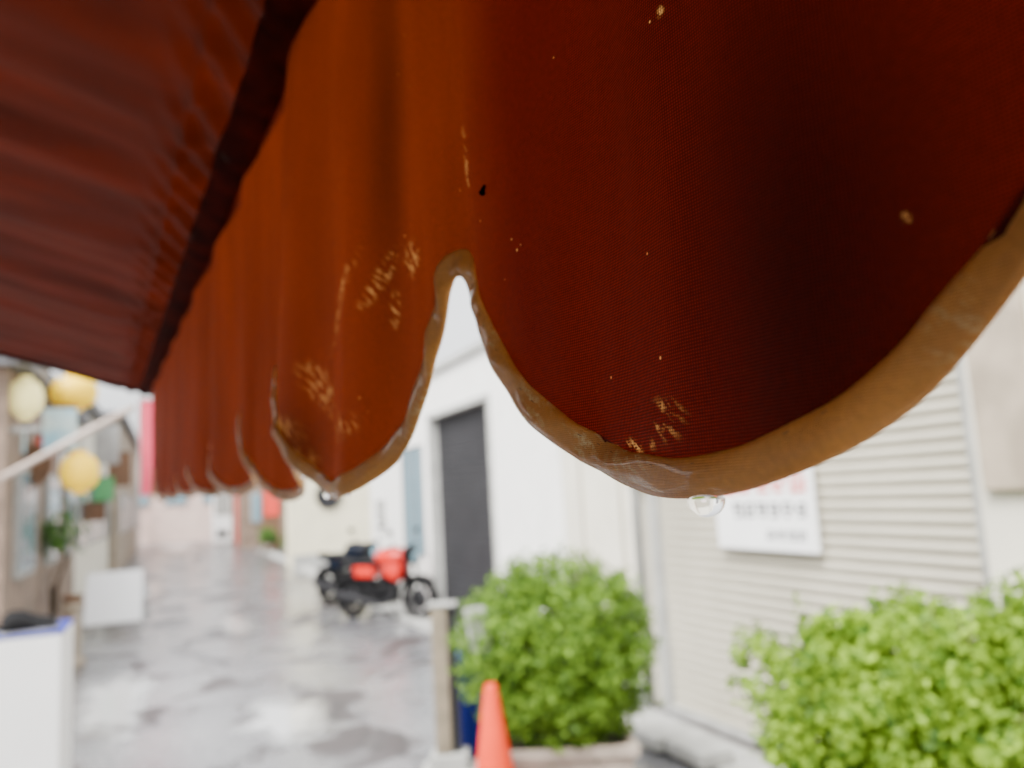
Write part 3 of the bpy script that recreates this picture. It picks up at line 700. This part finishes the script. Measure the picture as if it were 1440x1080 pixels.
# ------------------------------------------------------------------ far end of the alley
b = empty('cream_corner_building', (4, 22, 0), 'small cream building with a round dark vent beyond the motorbikes', 'building'); pv = b.location
xa = ony(412, 730, 22).x; xb = 8.5
wl = MB(); lb(wl, (xa, 22, 0), (xb, 23.4, 4.2)); wl.build('wall', mat('warm_cream', (.78,.72,.52), .7, .06, 2, .1), b)
q = ony(462, 697, 22); pv_ = q - pv
MB().lathe([(.36,-.06),(.36,0),(.30,.0),(.30,-.02),(0,-.02)], (pv_.x, -.0, pv_.z), 24, 'Y').build('vent', 'dshutter', b)
lm = MB(); lb(lm, (xa-.1, 21.9, 4.202), (xb, 23.5, 4.35)); lm.build('roof_edge', 'roof', b)
lm = MB(); lb(lm, (xa-.02, 21.96, 0), (xb, 21.998, .35)); lm.build('plinth', 'lgrey', b)
def houses(name, x0, x1, y0, y1, h, m, label, nwin, zw, face='Y', roof='roof'):
    b = empty(name, ((x0+x1)/2, (y0+y1)/2, 0), label, 'building'); 
    pv = b.location
    L = lambda mb, lo, hi: mb.box([lo[i]-pv[i] for i in range(3)], [hi[i]-pv[i] for i in range(3)])
    mb = MB(); L(mb, (x0,y0,0),(x1,y1,h)); mb.build('wall', m, b)
    mb = MB(); L(mb, (x0-.2,y0-.2,h+.002),(x1+.2,y1+.2,h+.2)); mb.build('roof', roof, b)
    for zz in zw:
        for i in range(nwin):
            f = (i+.5)/nwin
            if face == 'Y':
                c = x0+(x1-x0)*f; mb = MB(); L(mb, (c-.55,y0-.06,zz),(c+.55,y0-.002,zz+1.2)); fo = mb.build('window', 'lgrey', b)
                mb = MB(); L(mb, (c-.48,y0-.075,zz+.07),(c+.48,y0-.062,zz+1.13)); mb.build('pane', 'glass', fo)
            else:
                c = y0+(y1-y0)*f; mb = MB(); L(mb, (x1+.002,c-.55,zz),(x1+.06,c+.55,zz+1.2)); fo = mb.build('window', 'lgrey', b)
                mb = MB(); L(mb, (x1+.062,c-.48,zz+.07),(x1+.075,c+.48,zz+1.13)); mb.build('pane', 'glass', fo)
    return b
houses('end_house', -2.5, 3.0, 46, 54, 4.6, 'pinkwall', 'pale pink house closing the far end of the alley', 3, (1.9,))
houses('far_house', 2.6, 8, 34, 42, 5.5, 'brown', 'brown clad house behind the small cream building', 3, (1.0, 3.4))
houses('timber_shop', -6, -1.55, 9.5, 16, 3.3, 'brown', 'brown timber shop on the left with yellow lanterns hung before it', 3, (1.1,), 'X')
houses('grey_shop', -6, -1.6, 16.2, 25, 3.8, 'cream', 'pale cream shop on the left farther along the alley', 4, (1.1,), 'X')
houses('far_shop', -6, -1.4, 25.3, 40, 4.4, 'beige', 'beige shop on the left near the far end of the alley', 5, (1.1,), 'X')
b = empty('awning_shop', (-1.8, 0, 0), 'beige shop wall to which the red awning is fixed, left of the camera', 'building')
MB().box((-3,-4,0),(0,2.6,4.2)).build('wall', 'beige', b)
MB().box((.002,-1.5,.0),(.05,-.5,2.1)).build('door', 'wood', b, bevel=.01)
MB().box((.002,.0,.8),(.05,1.8,2.0)).build('window', 'glass', b, bevel=.01)

def machine(px0, px1, pyt, pyb, m, name, label, cat, panel):
    a = gz((px0+px1)/2, pyb); dep = (RM.transposed() @ (a-C0)).z * -1
    w_ = (px1-px0)/F*dep*.95; h_ = ond((px0+px1)/2, pyt, dep).z
    o = empty(name, (a.x, a.y, 0), label, cat)
    MB().box((-w_/2,0,.06),(w_/2,.6,h_)).build('body', m, o, bevel=.03)
    MB().box((-w_*.42,-.02,h_*.5),(w_*.42,-.002,h_*.92)).build('display_window', panel, o, bevel=.01)
    MB().box((-w_*.3,-.02,h_*.12),(w_*.3,-.002,h_*.24)).build('delivery_flap', 'black', o, bevel=.01)
    for s_ in (-1,1): MB().box((s_*w_*.4-.04,.05,0),(s_*w_*.4+.04,.5,.06)).build('foot', 'black', o)
machine(332, 362, 668, 768, 'red', 'vending_machine', 'red vending machine on the right side far down the alley', 'vending machine', 'inkred')
machine(370, 396, 675, 776, 'wood', 'storage_cabinet', 'brown cabinet beside the small cream building', 'cabinet', 'inkred')
machine(300, 326, 684, 765, 'paper', 'storage_cabinet', 'white cabinet left of the red vending machine', 'cabinet', 'lgrey')
q = gz(281, 741)
o = empty('parked_car', (q.x, q.y, 0), 'small white car parked far down the alley', 'car')
prof = [(-.8,.25),(-.82,.75),(-.74,.95),(-.62,1.42),(-.5,1.48),(.5,1.48),(.62,1.42),(.74,.95),(.82,.75),(.8,.25)]
def loft(mb, secs):
    n_ = len(secs[0]); vs = [p for s_ in secs for p in s_]
    mb.add(vs, [(i*n_+j, i*n_+(j+1)%n_, (i+1)*n_+(j+1)%n_, (i+1)*n_+j) for i in range(len(secs)-1) for j in range(n_)] + [tuple(range(n_))[::-1], tuple((len(secs)-1)*n_+j for j in range(n_))])
cb = MB(); loft(cb, [[(x*.92, 0, min(z,.9)) for x,z in prof], [(x, .5, min(z,1.0)) for x,z in prof], [(x, 1.1, z) for x,z in prof], [(x, 2.6, z) for x,z in prof], [(x*.95, 3.4, min(z,1.05)) for x,z in prof]])
cb.build('body', 'paper', o, bevel=.03)
MB().add([(-.60,.55,1.02),(.60,.55,1.02),(.50,1.06,1.45),(-.50,1.06,1.45)], [(0,1,2,3)]).build('windscreen', 'black', o)
for s_ in (-1,1):
    MB().ell((s_*.58,-.0,.68),(.12,.05,.08)).build('headlight', 'glass', o, True)
    for y_ in (.65, 2.75): 
        w_ = MB().torus((s_*.72,y_,.29), .2, .085, 'X', 20, 8).build('wheel', 'dark', o, True)
        MB().lathe([(0,-.06),(.17,-.05),(.17,.05),(0,.06)], (s_*.72,y_,.29), 16, 'X').build('rim', 'chrome', w_)

def plant(px, pyb, dep, h_, r_, label, seed, lm='leaf_c'):
    q = gz(px, pyb) if dep is None else ond(px, pyb, dep)
    o = empty('potted_plant', (q.x, q.y, 0), label, 'potted plant', 'potted plants along the alley')
    lf = MB(); leaves(lf, (0,0,h_-r_*.8), (r_,r_,r_), 60, 10, .09, .12, seed); lf.build('foliage', lm, o)
    st_ = MB(); stems(st_, (0,0,.2), (0,0,h_-r_), (r_,r_,r_), 8, seed); st_.build('stem', 'bark', o)
    MB().lathe([(.12,0),(.17,.26),(.19,.26),(.19,.30),(.15,.30),(.14,.26)], n=18).build('pot', 'terra', o, True)
plant(228, 752, None, 1.9, .55, 'leafy green potted plant in the middle of the far end of the alley', 31)
plant(76, 812, 10.5, 1.75, .32, 'tall green potted plant on the left below the yellow lantern', 32)
plant(172, 775, None, 1.2, .35, 'dark green potted plant on the left beyond the white board', 33)
plant(375, 778, None, .9, .35, 'low green potted plant in front of the brown cabinet', 34)
plant(408, 784, None, .7, .3, 'small green plant at the corner of the small cream building', 35)
def signboard(px, pyt, pyb, wpx, m, label):
    a = gz(px, pyb); dep = -(RM.transposed() @ (a-C0)).z; h_ = ond(px, pyt, dep).z; w_ = wpx/F*dep
    o = empty('signboard', (a.x, a.y, 0), label, 'signboard', 'blank coloured signboards along the alley')
    MB().box((-w_/2,-.03,.25),(w_/2,.03,h_)).build('panel', m, o, bevel=.01)
    fm = MB()
    for s_ in (-1,1): fm.box((s_*(w_/2+.022)-.02,-.02,0),(s_*(w_/2+.022)+.02,.02,h_+.03)); fm.box((s_*(w_/2+.022)-.03,-.22,0),(s_*(w_/2+.022)+.03,-.021,.03))
    fm.build('frame', 'lgrey', o)
signboard(214, 690, 758, 16, 'green', 'green signboard far down on the left side of the alley')
signboard(252, 700, 752, 14, 'poster', 'pale blue signboard in the middle distance left of the white car')
signboard(184, 676, 768, 14, 'inkred', 'narrow red signboard on the left beyond the timber column')
signboard(137, 700, 786, 16, 'inkblack', 'black signboard on the left beside the parked dark motorbike')
signboard(60, 690, 840, 22, 'wood', 'brown signboard on the left in front of the tall plant')
def hsign(px, py, dep, w_, h_, m, label):
    q = ond(px, py, dep)
    o = empty('hanging_sign', q, label, 'hanging sign', 'blank hanging shop signs on the left')
    MB().box((-w_/2,-.02,-h_/2),(w_/2,.02,h_/2)).build('panel', m, o, bevel=.006)
    MB().box((-w_/2-.01,-.025,h_/2+.002),(w_/2+.01,.025,h_/2+.02)).build('top_rail', 'black', o)
    MB().tube([(0,0,h_/2+.02),(0,0,h_/2+.22),(-.7,0,h_/2+.22)], .010, 6).build('bracket', 'black', o)
hsign(150, 625, 15, .42, .75, 'lgrey', 'tall grey hanging shop sign right of the slanted pole end')
hsign(168, 660, 19, .5, .8, 'wood', 'brown hanging shop sign just left of the pink banner')
hsign(52, 628, 10, .34, .26, 'inkred', 'small red hanging sign between the pale lantern and the round wooden sign')
hsign(142, 688, 17, .5, .5, 'green', 'small green hanging sign low between the pole and the pink banner')
hsign(16, 620, 9, .28, .30, 'poster', 'pale blue hanging sign at the left edge below the pale lantern')
hsign(75, 655, 12, .4, .4, 'paper', 'small white hanging sign left of the lowest yellow lantern')
hsign(128, 720, 15, .5, .35, 'wood', 'low brown hanging sign beyond the lowest yellow lantern')

# ------------------------------------------------------------------ left side clutter
def lantern(px, py, dep, r_, h_, label, m='yellow'):
    q = ond(px, py, dep)
    o = empty('lantern', q, label, 'lantern', 'yellow lanterns on the left')
    pr = []
    for k in range(13):
        a = math.pi*k/12; pr.append((max(.35*r_, r_*math.sin(a)**.6)*(1+.02*(-1)**k), -h_*math.cos(a)))
    MB().lathe(pr, n=24).build('shade', m, o, True)
    for s_ in (-1,1): MB().lathe([(.37*r_, s_*h_), (.37*r_, s_*(h_+.04))][::s_], n=16).build('cap', m, o)
    MB().tube([(0,0,h_),(0,0,h_+.5)], .008, 6).build('cord', 'black', o)
lantern(112, 664, 9, .20, .20, 'yellow round lantern hanging lowest on the left below the slanted pole')
lantern(36, 560, 8.5, .17, .19, 'pale yellow lantern at the upper left edge under the awning', 'paleyellow')
lantern(104, 552, 9.5, .26, .18, 'orange-yellow lantern to the right of the pale one just under the awning hem')
q = ond(84, 603, 9.2)
o = empty('hanging_poster', q, 'small pale blue poster hanging between the yellow lanterns', 'poster')
MB().box((-.17,-.008,-.24),(.17,.008,.24)).build('sheet', 'poster', o); MB().box((-.19,-.015,.242),(.19,.015,.27)).build('batten', 'wood', o)
MB().tube([(0,0,.27),(0,0,.7)], .005, 5).build('cord', 'black', o)
q = ond(196, 640, 14)
o = empty('banner', (q.x, q.y, 0), 'tall pink-red cloth banner on a pole at the left beyond the awning end', 'banner')
vs = []; 
for i in range(13):
    for j in range(5):
        vs.append((.02+j*.11, .03*math.sin(j*1.4+i*.5), q.z-.7+i*.14))
MB().add(vs, [(i*5+j, i*5+j+1, (i+1)*5+j+1, (i+1)*5+j) for i in range(12) for j in range(4)]).build('cloth', 'pink', o, True)
MB().tube([(0,0,0.05),(0,0,q.z+1.05)], .018, 8).build('pole', 'lgrey', o)
MB().tube([(0,0,q.z+1.0),(.5,0,q.z+1.0)], .01, 8).build('crossbar', 'lgrey', o)
MB().lathe([(.2,0),(.2,.04),(.05,.06)], n=16).build('base', 'lgrey', o)
a = ond(-60, 706, 6.5); c = ond(188, 572, 6.5)
MBp = MB().tube([a, c], .026, 12).build('slanted_pole', mat('pale_pipe', (.50,.40,.34), .4, .1, 4, 0), None, True); tag(MBp, 'long pale slanted pole crossing the left side under the awning', 'pole')
a = ond(-60, 607, 8.3); c = ond(58, 604, 8.3)
MBp = MB().tube([a, c], .03, 12).build('horizontal_rail', 'lgrey', None, True); tag(MBp, 'short pale horizontal rail at the left edge of the view', 'rail')
for px, pyb, hh, rr_, m, lb_ in ((30, 850, 2.6, .10, 'beige', 'beige round column nearest on the left in front of the timber shop'), (92, 815, 2.9, .08, 'lgrey', 'pale grey round column on the left behind the tall plant'), (120, 790, 2.5, .07, 'wood', 'thin brown timber column on the left farthest from the camera')):
    q = gz(px, pyb)
    o = empty('column', (q.x, q.y, 0), lb_, 'column', 'columns on the left')
    MB().lathe([(rr_,.15),(rr_*.9,hh)], n=20).build('shaft', m, o, True); MB().box((-rr_*1.4,-rr_*1.4,0),(rr_*1.4,rr_*1.4,.15)).build('base', 'lgrey', o, bevel=.01)
    MB().box((-rr_*1.3,-rr_*1.3,hh),(rr_*1.3,rr_*1.3,hh+.1)).build('capital', m, o, bevel=.01)
q = ond(38, 655, 9.2)
o = empty('wooden_sign', q, 'brown wooden round sign on the left under the pale lantern', 'sign')
MB().lathe([(.0,-.03),(.24,-.03),(.26,0),(.24,.03),(0,.03)], n=24, axis='Y').build('disc', 'wood', o); MB().tube([(0,0,.24),(0,0,.6)], .01, 6).build('hanger', 'black', o)
q0 = gz(160, 888); dep = -(RM.transposed() @ (q0-C0)).z
w_ = 72/F*dep; h_ = ond(160, 797, dep).z
o = empty('standing_board', (q0.x, q0.y, 0), 'blank white standing board on the wet road at the left', 'board')
MB().box((-w_/2,-.015,.05),(w_/2,.015,h_), Matrix.Rotation(-.7,3,'X')).build('panel', 'paper', o, bevel=.006)
for s_ in (-1,1): MB().box((s_*w_*.4-.02,-.28,0),(s_*w_*.4+.02,.28,.05)).build('foot', 'lgrey', o, bevel=.005)
q = gz(104, 935)
o = empty('stone_stand', (q.x-.02, q.y, 0), 'narrow grey brown stone stand between the white chest and the white board', 'stand')
MB().lathe([(.14,0),(.14,.06),(.09,.10),(.085,.62),(.13,.66),(.13,.72)], n=8).build('pedestal', 'beige', o)
MB().lathe([(.10,.722),(.12,.80),(.10,.80),(.08,.75)], n=20).build('bowl', 'wood', o, True)
dep = 4.4; q = ond(20, 892, dep); q1 = ond(88, 893, dep); zt = q.z
o = empty('white_chest', (q1.x-.45, q1.y, 0), 'tall white chest with a thin dark blue rim at the lower left corner', 'chest')
wd_ = .45
MB().box((-wd_,-.0,.03),(wd_,.55,zt-.012)).build('body', 'paper', o, bevel=.015)
MB().box((-wd_-.003,-.003,zt-.010),(wd_+.003,.553,zt)).build('rim', 'blue', o, bevel=.003)
for sx in (-1,1):
    for sy in (.06,.48): MB().box((sx*(wd_-.06)-.03,sy-.03,0),(sx*(wd_-.06)+.03,sy+.03,.03)).build('foot', 'black', o)
oc = o.location.copy()
def shoe(dx, dy, rz, label):
    o = empty('shoe', (oc.x+dx, oc.y+dy, zt), label, 'shoe', 'dark shoes on the white chest', rz)
    secs = []
    for x, hw, h0 in ((-.13,.032,.085),(-.10,.040,.10),(-.04,.038,.095),(.02,.040,.065),(.07,.046,.05),(.11,.040,.042),(.14,.018,.03)):
        secs.append([(x, hw*math.cos(a), .018+ (h0-.018)*max(0, math.sin(a))) for a in [math.pi*k/8 for k in range(9)]])
    u = MB(); loft(u, secs); u.build('upper', 'dark', o, True)
    s2 = MB(); loft(s2, [[(x,-hw*1.08,0),(x,hw*1.08,0),(x,hw*1.08,.018),(x,-hw*1.08,.018)] for x, hw in ((-.135,.03),(-.10,.040),(0,.036),(.07,.046),(.12,.038),(.145,.018))]); s2.build('sole', 'lgrey', o)
shoe(.28, .10, R(20), 'dark shoe at the front right corner of the white chest lid'); shoe(.25, .24, R(15), 'dark shoe behind the front right one on the white chest')
shoe(.05, .14, R(30), 'dark shoe on the white chest nearer the left edge of the view'); shoe(.24, .42, R(10), 'dark shoe at the back of the white chest lid')
for i, (px, pyb, m, lb_) in enumerate(((20, 880, 'wood', 'brown wooden crate on the ground behind the white chest'), (60, 858, 'grey', 'grey crate on the ground near the left columns'), (110, 830, 'wood', 'small brown crate by the foot of the left shop'))):
    q = gz(px, pyb); o = empty('crate', (q.x, q.y, 0), lb_, 'crate', 'crates on the left', .2*i)
    c_ = MB(); c_.box((-.22,-.16,0),(.22,.16,.02))
    for k in range(3):
        z = .03+.1*k
        c_.box((-.22,-.17,z),(.22,-.155,z+.08)); c_.box((-.22,.155,z),(.22,.17,z+.08)); c_.box((-.235,-.154,z),(-.22,.154,z+.08)); c_.box((.22,-.154,z),(.235,.154,z+.08))
    c_.build('slats', m, o)
    for sx in (-1,1):
        for sy in (-1,1): MB().box((sx*.205-.012,sy*.14-.012,.021),(sx*.205+.012,sy*.14+.012,.34)).build('corner_post', m, o)
